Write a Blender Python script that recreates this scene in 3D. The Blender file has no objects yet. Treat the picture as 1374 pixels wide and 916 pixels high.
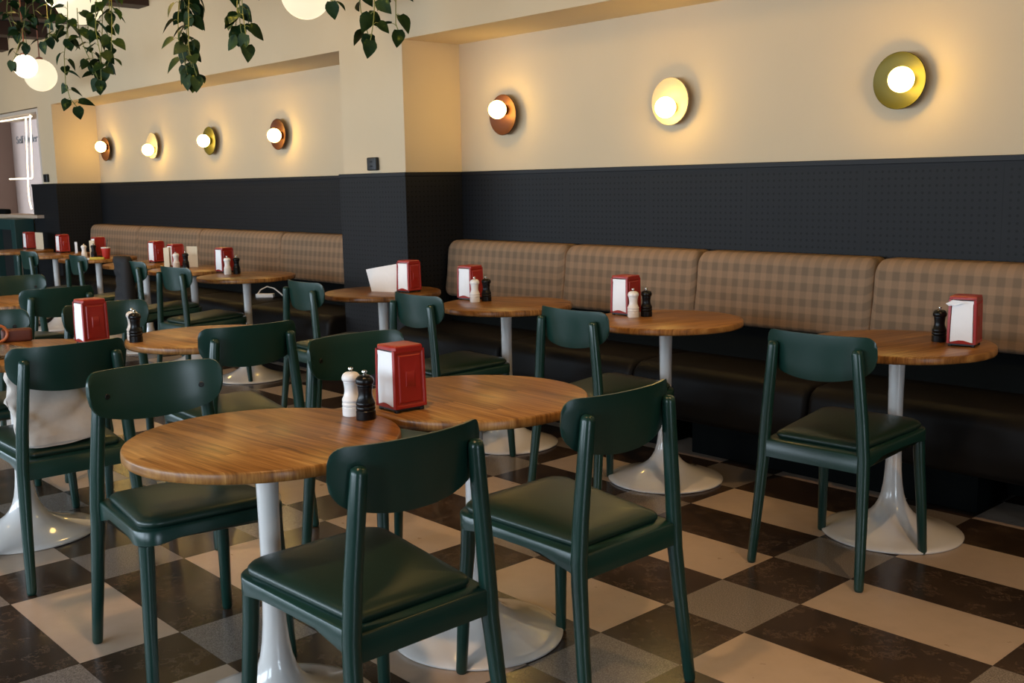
import bpy, bmesh, math, random
from mathutils import Vector, Matrix
random.seed(7)
D = bpy.data
scn = bpy.context.scene
COL = scn.collection
PI = math.pi

# ------------------------------------------------------------------ camera
F_PX, PIT, ROLL, YAW, HC = 1418.33, 0.149602, -0.018611, 0.831933, 1.37
cyw, syw = math.cos(YAW), math.sin(YAW)
cp, sp = math.cos(PIT), math.sin(PIT)
cr, sr = math.cos(ROLL), math.sin(ROLL)
RIGHT0 = Vector((cyw, syw, 0)); FWD = Vector((-syw*cp, cyw*cp, -sp)); UP0 = Vector((-syw*sp, cyw*sp, cp))
EX = RIGHT0*cr + UP0*sr
EY = UP0*cr - RIGHT0*sr
cam = D.cameras.new('camera'); cam_o = D.objects.new('camera', cam); COL.objects.link(cam_o)
cam.sensor_width = 36.0; cam.lens = F_PX/1374*36.0
cam.clip_start = 0.05; cam.clip_end = 100
M = Matrix((EX, EY, -FWD)).transposed().to_4x4(); M.translation = Vector((0, 0, HC))
cam_o.matrix_world = M
cam.dof.use_dof = True; cam.dof.focus_distance = 3.9; cam.dof.aperture_fstop = 11.0
scn.camera = cam_o

# ------------------------------------------------------------------ helpers
def obj(name, bm, mat, parent=None, smooth=True, angle=40):
    me = D.meshes.new(name)
    bmesh.ops.recalc_face_normals(bm, faces=bm.faces)
    bm.to_mesh(me); bm.free()
    o = D.objects.new(name, me); COL.objects.link(o)
    if mat: me.materials.append(mat)
    if smooth:
        me.shade_smooth()
        try: me.set_sharp_from_angle(angle=math.radians(angle))
        except Exception: pass
    if parent: o.parent = parent
    return o

def empty(name, label, cat, loc=(0, 0, 0), rz=0.0, group=None):
    o = D.objects.new(name, None); COL.objects.link(o)
    o.empty_display_size = .1
    o.location = loc; o.rotation_euler = (0, 0, rz)
    return tag(o, label, cat, group)

def tag(o, label, cat, group=None, kind=None):
    o['label'] = label; o['category'] = cat
    if group: o['group'] = group
    if kind: o['kind'] = kind
    return o

def struct(name, bm, mat, parent=None, smooth=False):
    o = obj(name, bm, mat, parent, smooth=smooth)
    o['kind'] = 'structure'
    return o

def copy_tree(o, parent=None):
    c = o.copy(); COL.objects.link(c)
    if parent: c.parent = parent
    for ch in list(o.children): copy_tree(ch, c)
    return c

def add_box(bm, x0, x1, y0, y1, z0, z1, bev=0.0, seg=2):
    vs = [bm.verts.new((x, y, z)) for x in (x0, x1) for y in (y0, y1) for z in (z0, z1)]
    idx = [(0, 1, 3, 2), (4, 6, 7, 5), (0, 4, 5, 1), (2, 3, 7, 6), (0, 2, 6, 4), (1, 5, 7, 3)]
    fs = [bm.faces.new([vs[i] for i in f]) for f in idx]
    if bev > 0:
        es = list({e for f in fs for e in f.edges})
        bmesh.ops.bevel(bm, geom=es, offset=bev, segments=seg, profile=.6, affect='EDGES')
    return bm

def add_lathe(bm, prof, n=40, c=(0, 0, 0)):
    rings = []
    for r, z in prof:
        if r < 1e-6: rings.append([bm.verts.new((c[0], c[1], c[2]+z))])
        else: rings.append([bm.verts.new((c[0]+r*math.cos(2*PI*i/n), c[1]+r*math.sin(2*PI*i/n), c[2]+z)) for i in range(n)])
    for a, b in zip(rings[:-1], rings[1:]):
        for i in range(n):
            j = (i+1) % n
            if len(a) == 1 and len(b) == 1: continue
            if len(a) == 1: bm.faces.new((a[0], b[j], b[i]))
            elif len(b) == 1: bm.faces.new((a[i], a[j], b[0]))
            else: bm.faces.new((a[i], a[j], b[j], b[i]))
    for ring in (rings[0], rings[-1]):
        if len(ring) > 1: bm.faces.new(ring)
    return bm

def add_tube(bm, pts, rad, n=12, caps=True):
    pts = [Vector(p) for p in pts]
    if not hasattr(rad, '__len__'): rad = [rad]*len(pts)
    rings = []; prev = None
    for i, p in enumerate(pts):
        t = (pts[min(i+1, len(pts)-1)] - pts[max(i-1, 0)]).normalized()
        if prev is None:
            a = Vector((1, 0, 0)) if abs(t.x) < .8 else Vector((0, 1, 0))
            u = t.cross(a).normalized()
        else:
            u = (prev - t*prev.dot(t)).normalized()
        prev = u; v = t.cross(u)
        rings.append([bm.verts.new(p + (u*math.cos(2*PI*k/n) + v*math.sin(2*PI*k/n))*rad[i]) for k in range(n)])
    for a, b in zip(rings[:-1], rings[1:]):
        for k in range(n): bm.faces.new((a[k], a[(k+1) % n], b[(k+1) % n], b[k]))
    if caps:
        bm.faces.new(rings[0]); bm.faces.new(rings[-1])
    return bm

def add_sphere(bm, c, r, u=24, v=16, sz=1.0):
    prof = [(r*math.sin(PI*i/v), -r*sz*math.cos(PI*i/v)) for i in range(v+1)]
    prof[0] = (0, prof[0][1]); prof[-1] = (0, prof[-1][1])
    return add_lathe(bm, prof, u, c)

def leg_points(a, b, r0, r1, rt, rounded=True):
    """tapered round stick with softened ends from foot a to top b"""
    a, b = Vector(a), Vector(b); d = (b-a); L = d.length; d.normalize()
    ts = [0, .004, .008, L*.25, L*.5, L*.75, L-.012, L-.005, L-.001, L]
    rr = [r0*.72, r0*.93, r0, r0+(r1-r0)*.5, r1, r1+(rt-r1)*.5, rt, rt*.88, rt*.55, rt*.05]
    return [a+d*t for t in ts], rr

# ------------------------------------------------------------------ node helper
class NT:
    def __init__(s, name):
        s.m = D.materials.new(name); s.m.use_nodes = True
        s.t = s.m.node_tree; s.b = s.t.nodes['Principled BSDF']
    def n(s, typ, **k):
        nd = s.t.nodes.new(typ)
        for a, v in k.items(): setattr(nd, a, v)
        return nd
    def l(s, a, b): s.t.links.new(a, b)
    def val(s, sock, v):
        if hasattr(v, 'links') or isinstance(v, bpy.types.NodeSocket): s.l(v, sock)
        else: sock.default_value = v
    def math(s, op, a, b=0.0, c=None, clamp=False):
        nd = s.n('ShaderNodeMath', operation=op, use_clamp=clamp)
        s.val(nd.inputs[0], a); s.val(nd.inputs[1], b)
        if c is not None: s.val(nd.inputs[2], c)
        return nd.outputs[0]
    def mix(s, f, a, b):
        nd = s.n('ShaderNodeMix', data_type='RGBA')
        s.val(nd.inputs[0], f)
        s.val(nd.inputs[6], a if not isinstance(a, tuple) else (*a[:3], 1))
        s.val(nd.inputs[7], b if not isinstance(b, tuple) else (*b[:3], 1))
        return nd.outputs[2]
    def noise(s, vec, scale, detail=3, rough=.5):
        nd = s.n('ShaderNodeTexNoise'); nd.inputs['Scale'].default_value = scale
        nd.inputs['Detail'].default_value = detail; nd.inputs['Roughness'].default_value = rough
        if vec is not None: s.l(vec, nd.inputs['Vector'])
        return nd.outputs['Fac']
    def ramp(s, f, stops):
        nd = s.n('ShaderNodeValToRGB'); cr_ = nd.color_ramp
        while len(cr_.elements) > 1: cr_.elements.remove(cr_.elements[-1])
        cr_.elements[0].position = stops[0][0]; cr_.elements[0].color = (*stops[0][1], 1)
        for p, c in stops[1:]:
            e = cr_.elements.new(p); e.color = (*c, 1)
        s.l(f, nd.inputs[0]); return nd.outputs[0]
    def coord(s, which='Object'):
        return s.n('ShaderNodeTexCoord').outputs[which]
    def sep(s, v):
        nd = s.n('ShaderNodeSeparateXYZ'); s.l(v, nd.inputs[0]); return nd.outputs
    def comb(s, x, y, z):
        nd = s.n('ShaderNodeCombineXYZ')
        for i, q in enumerate((x, y, z)): s.val(nd.inputs[i], q)
        return nd.outputs[0]
    def bump(s, h, strength=.2, dist=.002):
        nd = s.n('ShaderNodeBump'); nd.inputs['Strength'].default_value = strength; nd.inputs['Distance'].default_value = dist
        s.l(h, nd.inputs['Height']); s.l(nd.outputs[0], s.b.inputs['Normal'])
    def set(s, **k):
        for a, v in k.items():
            nm = a.replace('_', ' ')
            sock = s.b.inputs[nm]
            if isinstance(v, tuple) and len(v) == 3: v = (*v, 1)
            s.val(sock, v)
        return s

def srgb(r, g, b):
    f = lambda c: (c/255/12.92) if c/255 <= .04045 else ((c/255+.055)/1.055)**2.4
    return (f(r), f(g), f(b))

def simple(name, col, rough=.5, var=.06, scale=40, bump=0.0, bdist=.001, **k):
    m = NT(name)
    c = m.coord()
    f = m.noise(c, scale, 3)
    lo = tuple(max(0, x*(1-var)) for x in col); hi = tuple(min(1, x*(1+var)) for x in col)
    m.set(Base_Color=m.mix(f, lo, hi), Roughness=rough, **k)
    if bump: m.bump(m.noise(c, scale*4, 2), bump, bdist)
    return m.m

def emissive(name, col, strength):
    m = NT(name)
    m.set(Base_Color=(.12, .11, .09), Roughness=.3, Emission_Color=col, Emission_Strength=strength)
    return m.m

# ------------------------------------------------------------------ materials
MAT = {}
MAT['green_paint'] = simple('green_paint', (.0070, .034, .0255), .29, .06, 30, .08, .0006, Specular_IOR_Level=.52)
MAT['green_leather'] = simple('green_leather', (.009, .028, .019), .36, .12, 60, .25, .0008)
MAT['black_plastic'] = simple('black_plastic', (.008, .008, .009), .45)
MAT['bolt_black'] = simple('bolt_black', (.006, .008, .008), .35)
MAT['white_enamel'] = simple('white_enamel', (.70, .67, .64), .3, .02, Coat_Weight=1.0, Coat_Roughness=.06)
MAT['red_enamel'] = simple('red_enamel', (.34, .012, .006), .42, .05, 20, Coat_Weight=.4, Coat_Roughness=.25)
MAT['napkin'] = simple('napkin_paper', (.90, .91, .93), .9, .04, 25)
MAT['mill_white'] = simple('mill_white', (.86, .84, .81), .3, .02)
MAT['mill_black'] = simple('mill_black', (.0045, .0045, .005), .3, .1, Specular_IOR_Level=.3)
MAT['chrome'] = simple('chrome', (.75, .72, .66), .15, .02, Metallic=1.0)
MAT['seat_black'] = simple('bench_leather', (.0062, .0052, .0046), .5, .2, 14, .2, .001, Specular_IOR_Level=.16)
MAT['plinth_black'] = simple('plinth_black', (.0025, .0035, .0035), .7, Specular_IOR_Level=.08)
MAT['canvas'] = simple('cream_canvas', (.60, .53, .47), .9, .08, 60, .2, .001)
MAT['navy_cloth'] = simple('navy_cloth', (.0045, .0055, .0075), .8, .2, 40, .2, .002)
MAT['card'] = simple('cream_card', (.66, .56, .40), .8, .05)
MAT['white_card'] = simple('white_card', (.78, .76, .74), .7, .04)
MAT['silver'] = simple('silver_shell', (.50, .48, .45), .18, .02, Metallic=1.0)
MAT['brown_leather'] = simple('brown_leather', (.10, .022, .010), .5, .15, 30)
MAT['orange_leather'] = simple('orange_leather', (.45, .12, .03), .5, .1, 30)
MAT['dark_green'] = simple('station_green', (.012, .045, .042), .45)
MAT['black_void'] = simple('bin_interior_black', (.003, .003, .003), .8)
MAT['copper'] = simple('copper_plate', (.085, .028, .011), .45, .08, 12, Metallic=.6)
MAT['cream_plate'] = simple('cream_plate', (.40, .34, .25), .5, .02)
MAT['olive'] = simple('olive_plate', (.070, .064, .007), .45, .08, 12, Metallic=.5)
MAT['cord'] = simple('brass_cord', (.20, .06, .03), .5)
MAT['stem'] = simple('vine_stem', (.16, .17, .035), .6)
MAT['ceiling'] = simple('dark_ceiling', (.012, .008, .006), .8)
MAT['beam'] = simple('beam_brown', (.030, .009, .005), .6)
MAT['alcove'] = simple('alcove_plaster', (.34, .245, .205), .8, .03, 6)
MAT['counter'] = simple('counter_tan', (.55, .42, .32), .5)
MAT['frame_white'] = simple('frame_offwhite', (.62, .54, .46), .5)
MAT['text'] = simple('sign_letters_grey', (.10, .09, .085), .6)
MAT['red_cup'] = simple('red_paper_cup', (.50, .03, .02), .5)
MAT['yellow'] = simple('yellow_wrap', (.55, .45, .05), .5)
MAT['globe'] = emissive('opal_globe_lit', (1.0, .87, .60, 1), 1.0)
MAT['globe_hot'] = emissive('opal_globe_bright', (1.0, .90, .68, 1), 2.5)
MAT['bulb'] = emissive('sconce_bulb_lit', (1.0, .655, .16, 1), 30.0)
MAT['neon'] = emissive('neon_tube_lit', (1.0, .84, .60, 1), 2.6)

def mat_wall():
    m = NT('cream_wall_paint'); c = m.coord()
    f = m.noise(c, 2.5, 4)
    m.set(Base_Color=m.mix(f, (.63, .49, .318), (.68, .53, .348)), Roughness=.72)
    m.bump(m.noise(c, 90, 3), .06, .002)
    return m.m
MAT['wall'] = mat_wall()

MAT['wall_low_bounce'] = simple('unseen_wall_low_bounce', (.05, .04, .032), .8)  # unseen walls coloured dark to cut bounced light and deepen the shadows
def mat_perf():
    """black perforated panelling: rows of drilled holes, seams between boards, plain strip at the top"""
    m = NT('black_perforated_board'); c = m.coord(); o = m.sep(c)
    nx = m.n('ShaderNodeNewGeometry')
    nrm = m.sep(nx.outputs['Normal'])
    side = m.math('GREATER_THAN', m.math('ABSOLUTE', nrm[0]), .5)
    u = m.math('ADD', m.math('MULTIPLY', o[0], m.math('SUBTRACT', 1.0, side)), m.math('MULTIPLY', o[1], side))
    P = .0325; W = .65
    pu = m.math('MODULO', m.math('ADD', u, 65.0), W)
    hu = m.math('SUBTRACT', m.math('MODULO', m.math('ADD', pu, 0.0), P), P/2)
    hv = m.math('SUBTRACT', m.math('MODULO', m.math('ADD', o[2], 3.25-.004), P), P/2)
    r = m.math('SQRT', m.math('ADD', m.math('MULTIPLY', hu, hu), m.math('MULTIPLY', hv, hv)))
    hole = m.math('LESS_THAN', r, .0066)
    ok = m.math('MULTIPLY', m.math('GREATER_THAN', pu, P), m.math('LESS_THAN', o[2], 1.405))
    hole = m.math('MULTIPLY', hole, ok)
    seam = m.math('LESS_THAN', m.math('ABSOLUTE', m.math('SUBTRACT', pu, P/2)), .0015)
    seam = m.math('MULTIPLY', seam, m.math('LESS_THAN', o[2], 1.415))
    d = m.math('MAXIMUM', hole, m.math('MULTIPLY', seam, .6))
    f = m.noise(c, 3, 3)
    base = m.mix(f, (.0085, .0085, .0098), (.0115, .0115, .013))
    m.set(Base_Color=m.mix(d, base, (.002, .0025, .0025)), Roughness=.55)
    m.b.inputs['Specular IOR Level'].default_value = .22
    m.bump(m.math('SUBTRACT', 1.0, d), .6, .004)
    return m.m
MAT['perf'] = mat_perf()
MAT['rail_black'] = simple('rail_black', (.009, .009, .0105), .5, Specular_IOR_Level=.25)

def mat_floor():
    m = NT('gingham_floor_tiles')
    c = m.coord(); o = m.sep(c)
    T = .30896; OX, OY = -2.0988, 2.8746
    u = m.math('DIVIDE', m.math('SUBTRACT', o[0], OX), T)
    v = m.math('DIVIDE', m.math('SUBTRACT', o[1], OY), T)
    um = m.math('MODULO', m.math('ADD', u, 300.0), 3.0)
    vm = m.math('MODULO', m.math('ADD', v, 300.0), 2.0)
    narrow = m.math('LESS_THAN', um, 1.0)
    wrow = m.math('LESS_THAN', vm, 1.0)
    # white: wide & wrow ; grey: narrow & !wrow ; dark otherwise
    white = m.math('MULTIPLY', m.math('SUBTRACT', 1.0, narrow), wrow)
    grey = m.math('MULTIPLY', narrow, m.math('SUBTRACT', 1.0, wrow))
    cell = m.comb(m.math('FLOOR', m.math('ADD', m.math('DIVIDE', m.math('ADD', u, 300.0), 3.0), narrow)), m.math('FLOOR', v), narrow)
    wn = m.n('ShaderNodeTexWhiteNoise'); m.l(cell, wn.inputs['Vector'])
    off = m.n('ShaderNodeVectorMath', operation='MULTIPLY_ADD')
    m.l(wn.outputs['Color'], off.inputs[0]); off.inputs[1].default_value = (9, 9, 9); m.l(c, off.inputs[2])
    cc = off.outputs[0]
    # dark marble: brown with thin pale veins and blotches
    n1 = m.noise(cc, 7, 6, .65)
    vein = m.math('ABSOLUTE', m.math('SUBTRACT', m.noise(cc, 16, 8, .75), .5))
    veinm = m.math('MULTIPLY', m.math('SUBTRACT', 1.0, m.math('MULTIPLY', vein, 42.0, clamp=True), clamp=True), m.math('GREATER_THAN', m.noise(cc, 9, 3), .52))
    dark = m.ramp(n1, [(.25, (.020, .0135, .010)), (.5, (.038, .024, .016)), (.75, (.058, .036, .022))])
    dark = m.mix(m.math('MULTIPLY', veinm, .5), dark, (.17, .12, .085))
    # grey terrazzo speckle
    g = m.ramp(m.noise(cc, 260, 2, .7), [(.3, (.10, .085, .075)), (.5, (.185, .16, .14)), (.68, (.30, .265, .235))])
    w = m.ramp(m.noise(cc, 14, 6, .6), [(.2, (.38, .295, .225)), (.5, (.42, .325, .25)), (.8, (.45, .35, .275))])
    col = m.mix(grey, dark, g); col = m.mix(white, col, w)
    # thin joints on the module edges
    ju = m.math('ABSOLUTE', m.math('SUBTRACT', m.math('FRACT', m.math('ADD', u, 300.5)), .5))
    jv = m.math('ABSOLUTE', m.math('SUBTRACT', m.math('FRACT', m.math('ADD', v, 300.5)), .5))
    juok = m.math('SUBTRACT', 1.0, m.math('MULTIPLY', m.math('GREATER_THAN', um, 1.5), m.math('LESS_THAN', um, 2.5)))
    ju = m.math('ADD', ju, m.math('MULTIPLY', m.math('SUBTRACT', 1.0, juok), 1.0))
    j = m.math('LESS_THAN', m.math('MINIMUM', ju, jv), .0032)
    col = m.mix(m.math('MULTIPLY', j, .8), col, (.03, .022, .016))
    rough = m.math('ADD', m.math('MULTIPLY', m.noise(cc, 20, 4), .12), m.math('ADD', .16, m.math('MULTIPLY', white, .08)))
    m.set(Base_Color=col, Roughness=rough)
    m.b.inputs['Specular IOR Level'].default_value = .45
    m.bump(m.math('ADD', m.noise(c, 1.5, 2), m.math('MULTIPLY', j, -.5)), .05, .002)
    return m.m
MAT['floor'] = mat_floor()

def mat_wood(name, tint=1.0):
    """oiled hardwood worktop glued from narrow staves, grain along local X"""
    m = NT(name); c = m.coord(); o = m.sep(c)
    oi = m.n('ShaderNodeObjectInfo')
    rx = m.math('MULTIPLY', oi.outputs['Random'], 11.0)
    row = m.math('FLOOR', m.math('DIVIDE', m.math('ADD', o[1], 5.0), .042))
    w1 = m.n('ShaderNodeTexWhiteNoise', noise_dimensions='2D'); m.l(m.comb(row, rx, 0.0), w1.inputs['Vector'])
    colx = m.math('FLOOR', m.math('DIVIDE', m.math('ADD', m.math('ADD', o[0], 5.0), w1.outputs['Value']), .48))
    w2 = m.n('ShaderNodeTexWhiteNoise', noise_dimensions='3D'); m.l(m.comb(row, colx, rx), w2.inputs['Vector'])
    stave = w2.outputs['Value']
    gx = m.comb(m.math('ADD', m.math('MULTIPLY', o[0], 2.6), m.math('MULTIPLY', stave, 9.0)), m.math('MULTIPLY', o[1], 62.0), m.math('MULTIPLY', o[2], 7.0))
    warp = m.noise(c, 5, 2)
    gx2 = m.n('ShaderNodeVectorMath', operation='ADD'); m.l(gx, gx2.inputs[0]); m.l(m.comb(0.0, m.math('MULTIPLY', warp, 2.0), rx), gx2.inputs[1])
    g1 = m.noise(gx2.outputs[0], 1.0, 5, .6)
    fine = m.noise(m.comb(m.math('MULTIPLY', o[0], 9.0), m.math('MULTIPLY', o[1], 300.0), m.math('MULTIPLY', o[2], 30.0)), 1.0, 2)
    t = m.math('ADD', m.math('MULTIPLY', g1, .72), m.math('ADD', m.math('MULTIPLY', stave, .13), m.math('MULTIPLY', fine, .26)))
    k = tint
    col = m.ramp(t, [(.38, (.095*k, .036*k, .0085*k)), (.51, (.235*k, .098*k, .024*k)), (.60, (.33*k, .150*k, .040*k)), (.74, (.47*k, .24*k, .075*k))])
    m.set(Base_Color=col, Roughness=m.math('ADD', .27, m.math('MULTIPLY', fine, .12)))
    m.b.inputs['Specular IOR Level'].default_value = .3
    m.bump(t, .06, .001)
    return m.m
MAT['wood'] = mat_wood('oiled_wood_staves')
MAT['wood_shaded'] = mat_wood('shaded_oiled_wood_staves', .55)  # same wood, with the shade on the pilaster table put into its colour

def mat_tweed():
    """brown gingham tweed upholstery"""
    m = NT('brown_check_tweed'); c = m.coord(); o = m.sep(c)
    P = .066
    u = m.math('FRACT', m.math('DIVIDE', m.math('ADD', o[0], 40.0), P))
    v = m.math('FRACT', m.math('DIVIDE', m.math('ADD', m.math('SUBTRACT', o[2], o[1]), 20.0), P))
    def band(x):
        d = m.math('ABSOLUTE', m.math('SUBTRACT', x, .5))
        return m.math('MULTIPLY', m.math('SUBTRACT', .30, d), 14.0, clamp=True)
    s = m.math('ADD', band(u), band(v))
    nz = m.noise(c, 420, 2)
    s = m.math('ADD', m.math('MULTIPLY', s, .5), m.math('MULTIPLY', m.math('SUBTRACT', nz, .5), .5))
    col = m.ramp(s, [(.0, (.310, .195, .120)), (.5, (.250, .163, .103)), (1.0, (.185, .128, .084))])
    m.set(Base_Color=col, Roughness=.95)
    m.b.inputs['Specular IOR Level'].default_value = .15
    m.bump(nz, .35, .002)
    return m.m
MAT['tweed'] = mat_tweed()

def mat_leaf():
    m = NT('pothos_leaf'); c = m.coord()
    f = m.noise(c, 22, 4, .6)
    col = m.ramp(f, [(.35, (.006, .020, .006)), (.60, (.014, .034, .008)), (.70, (.09, .11, .014)), (.78, (.20, .21, .04))])
    m.set(Base_Color=col, Roughness=.6)
    m.b.inputs['Specular IOR Level'].default_value = .15
    return m.m
MAT['leaf'] = mat_leaf()

def mat_glass():
    m = NT('window_glass')
    m.set(Base_Color=(1, 1, 1), Roughness=.02, IOR=1.45)
    m.b.inputs['Transmission Weight'].default_value = 1.0
    return m.m
MAT['glass'] = mat_glass()

# ------------------------------------------------------------------ setting
YP, YR, ZS, ZW, ZC = 4.15, 4.62, 2.275, 1.445, 3.09
XA, XB = -5.54, -6.25            # pilaster between the two recesses
XC, XD = -11.75, -12.17          # far pilaster
XL, XRT, YF = -15.0, 8.0, -2.6

bm = bmesh.new(); add_box(bm, -19, XRT+.2, YF-.2, 6.0, -.1, 0); struct('floor', bm, MAT['floor'])
bm = bmesh.new(); add_box(bm, -19, XRT+.2, YF-.2, 6.0, ZC, ZC+.15); struct('ceiling', bm, MAT['ceiling'])
bm = bmesh.new()
add_box(bm, XL, XRT, YP, YR+.2, ZS, ZC)                      # header above the recesses
add_box(bm, XB, XA, YP, YR+.2, 0, ZS)                       # pilaster
add_box(bm, XD, XC, YP, YR+.2, 0, ZS)                       # far pilaster
add_box(bm, XA, XRT, YR, YR+.2, 0, ZS)                      # recess backs
add_box(bm, XC, XB, YR, YR+.2, 0, ZS)
add_box(bm, -14.75, XD, YP, YP+.14, 0, 1.10)                # below the serving window
add_box(bm, XL, -14.75, YP, YP+.14, 0, ZS)
struct('wall_back', bm, MAT['wall'])
bm = bmesh.new(); add_box(bm, XL-.2, XL, YF, YP, 0, ZC); struct('wall_left', bm, MAT['wall_low_bounce'])
W7 = (-2.5, -.3, .3, 2.85)
bm = bmesh.new()
add_box(bm, XRT, XRT+.2, YF, YR+.2, 0, W7[2]); add_box(bm, XRT, XRT+.2, YF, YR+.2, W7[3], ZC)
add_box(bm, XRT, XRT+.2, YF, W7[0], W7[2], W7[3]); add_box(bm, XRT, XRT+.2, W7[1], YR+.2, W7[2], W7[3])
struct('wall_right', bm, MAT['wall_low_bounce'])
bm = bmesh.new()
for y in (W7[0], -1.43, W7[1]-.06): add_box(bm, XRT+.05, XRT+.13, y, y+.06, W7[2], W7[3])
for z in (W7[2], W7[3]-.06): add_box(bm, XRT+.05, XRT+.13, W7[0], W7[1], z, z+.06)
struct('window_8', bm, MAT['rail_black'])
# street side wall behind the camera with big windows
WIN = [(-14.4, -11.6), (-11.2, -8.4), (-8.0, -5.2), (-4.8, -2.0), (-1.6, -.3)]
bm = bmesh.new()
add_box(bm, XL, XRT, YF-.2, YF, 0, .75); add_box(bm, XL, XRT, YF-.2, YF, 2.1, ZC)
xs = [XL] + [x for w in WIN for x in w] + [XRT]
for i in range(0, len(xs), 2): add_box(bm, xs[i], xs[i+1], YF-.2, YF, .75, 2.1)
struct('wall_front', bm, MAT['wall_low_bounce'])
for k, (a, b) in enumerate(WIN):
    bm = bmesh.new()
    for x in (a, (a+b)/2-.03, b-.06): add_box(bm, x, x+.06, YF-.13, YF-.05, .75, 2.1)
    for z in (.75, 2.04): add_box(bm, a, b, YF-.13, YF-.05, z, z+.06)
    struct('window_%d' % (k+2), bm, MAT['rail_black'])
# ceiling beams
for k in range(18):
    x = -14.4 + k*1.25
    bm = bmesh.new(); add_box(bm, x, x+.22, YF, YP, ZC-.14, ZC, .006); struct('trim_%d' % (20+k), bm, MAT['beam'])

# black perforated wainscot (boards 25 mm thick) with a cap rail
t = .022
def wains(name, boxes, rails):
    bm = bmesh.new()
    for b in boxes: add_box(bm, *b[:5], zr+.008)
    o = struct(name, bm, MAT['perf'])
    bm = bmesh.new()
    for b in rails: add_box(bm, *b, .002, 1)
    struct('cap_rail', bm, MAT['rail_black'], o)
    return o
zr = ZW-.028
wains('trim_1', [(XA+t, XRT, YR-t, YR, 0, zr)], [(XA+t, XRT, YR-t-.006, YR, zr+.003, ZW)])
wains('trim_2', [(XB-t, XA+t, YP-t, YP, 0, zr), (XA, XA+t, YP, YR, 0, zr), (XB-t, XB, YP, YR, 0, zr)],
      [(XB-t-.006, XA+t+.006, YP-t-.006, YP, zr+.003, ZW), (XA, XA+t+.006, YP, YR, zr+.003, ZW), (XB-t-.006, XB, YP, YR, zr+.003, ZW)])
wains('trim_3', [(XC+t, XB-t, YR-t, YR, 0, zr)], [(XC+t, XB-t, YR-t-.006, YR, zr+.003, ZW)])
wains('trim_4', [(XD-.32, XC+t, YP-t, YP, 0, zr), (XC, XC+t, YP, YR, 0, zr)],
      [(XD-.326, XC+t+.006, YP-t-.006, YP, zr+.003, ZW), (XC, XC+t+.006, YP, YR, zr+.003, ZW)])

# serving window at the far end: alcove behind, frame, glass
bm = bmesh.new()
add_box(bm, -18.0, -11.9, 5.45, 5.55, .6, 2.7)
add_box(bm, -18.0, -17.9, YP+.14, 5.45, .6, 2.7)
add_box(bm, -12.0, -11.9, YR+.2, 5.45, .6, 2.7)
add_box(bm, -18.0, -11.9, YP+.14, 5.55, .55, .6)
add_box(bm, -18.0, -11.9, YR+.2, 5.55, 2.6, 2.7)
add_box(bm, -17.4, -17.2, 5.05, 5.45, .6, 2.6)
struct('wall_alcove', bm, MAT['alcove'])
wo = D.objects.new('window_1', None); COL.objects.link(wo); wo['kind'] = 'structure'; wo.location = (-13.4, YP, 1.1)
WX0, WX1 = -14.75+13.4, XD+13.4-.005
bm = bmesh.new()
add_box(bm, WX1-.05, WX1, .0, .12, .005, 1.165, .004, 1); add_box(bm, WX0, WX0+.05, .0, .12, .005, 1.165, .004, 1)
add_box(bm, WX0+.05, WX1-.05, .0, .12, 1.125, 1.165, .004, 1)
struct('window_frame', bm, MAT['frame_white'], wo)
bm = bmesh.new(); add_box(bm, WX0, WX1, -.10, .14, -.03, .005, .006); struct('sill', bm, MAT['counter'], wo)

# lettering on the alcove wall
cu = D.curves.new('lettering', 'FONT'); cu.body = 'Self Order'; cu.size = .16; cu.extrude = .004
to = D.objects.new('tmp_text', cu); COL.objects.link(to)
bpy.context.view_layer.update()
me = D.meshes.new_from_object(to.evaluated_get(bpy.context.evaluated_depsgraph_get()))
COL.objects.unlink(to); D.objects.remove(to)
lt = D.objects.new('wall_lettering', me); COL.objects.link(lt); me.materials.clear(); me.materials.append(MAT['text'])
lt.location = (-16.98, 5.446, 2.075); lt.rotation_euler = (PI/2, 0, 0); lt.scale = (1.33, 1, 1)
tag(lt, 'grey Self Order lettering on the alcove wall behind the serving window', 'sign')

# ------------------------------------------------------------------ chair
def outline(w_r, w_f, y0, y1, rf, rr, n=8, inset=0.0):
    """seat outline, ccw from rear left; rounded front corners rf, rear corners rr"""
    pts = []
    def arc(cx, cy, r, a0, a1):
        for i in range(n+1):
            a = a0+(a1-a0)*i/n
            pts.append((cx+r*math.cos(a), cy+r*math.sin(a)))
    w_r -= inset; w_f -= inset; y0 += inset; y1 -= inset
    rf = max(rf-inset*.6, .01); rr = max(rr-inset*.6, .006)
    arc(-w_r+rr, y0+rr, rr, PI, 1.5*PI)
    arc(w_r-rr, y0+rr, rr, -.5*PI, 0)
    pts2 = len(pts)
    for i in range(1, 6): pts.append((w_r+(w_f-w_r)*i/6, y0+rr+(y1-rf-y0-rr)*i/6))
    arc(w_f-rf, y1-rf, rf, 0, .5*PI)
    for i in range(1, 6): pts.append((w_f-rf-(2*w_f-2*rf)*i/6, y1))
    arc(-w_f+rf, y1-rf, rf, .5*PI, PI)
    for i in range(1, 6): pts.append((-w_f+(w_f-w_r)*i/6, y1-rf-(y1-rf-y0-rr)*i/6))
    return pts

def loft(bm, rings):
    vr = [[bm.verts.new(p) for p in r] for r in rings]
    n = len(vr[0])
    for a, b in zip(vr[:-1], vr[1:]):
        for i in range(n): bm.faces.new((a[i], a[(i+1) % n], b[(i+1) % n], b[i]))
    bm.faces.new(vr[0]); bm.faces.new(vr[-1])
    return vr

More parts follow.
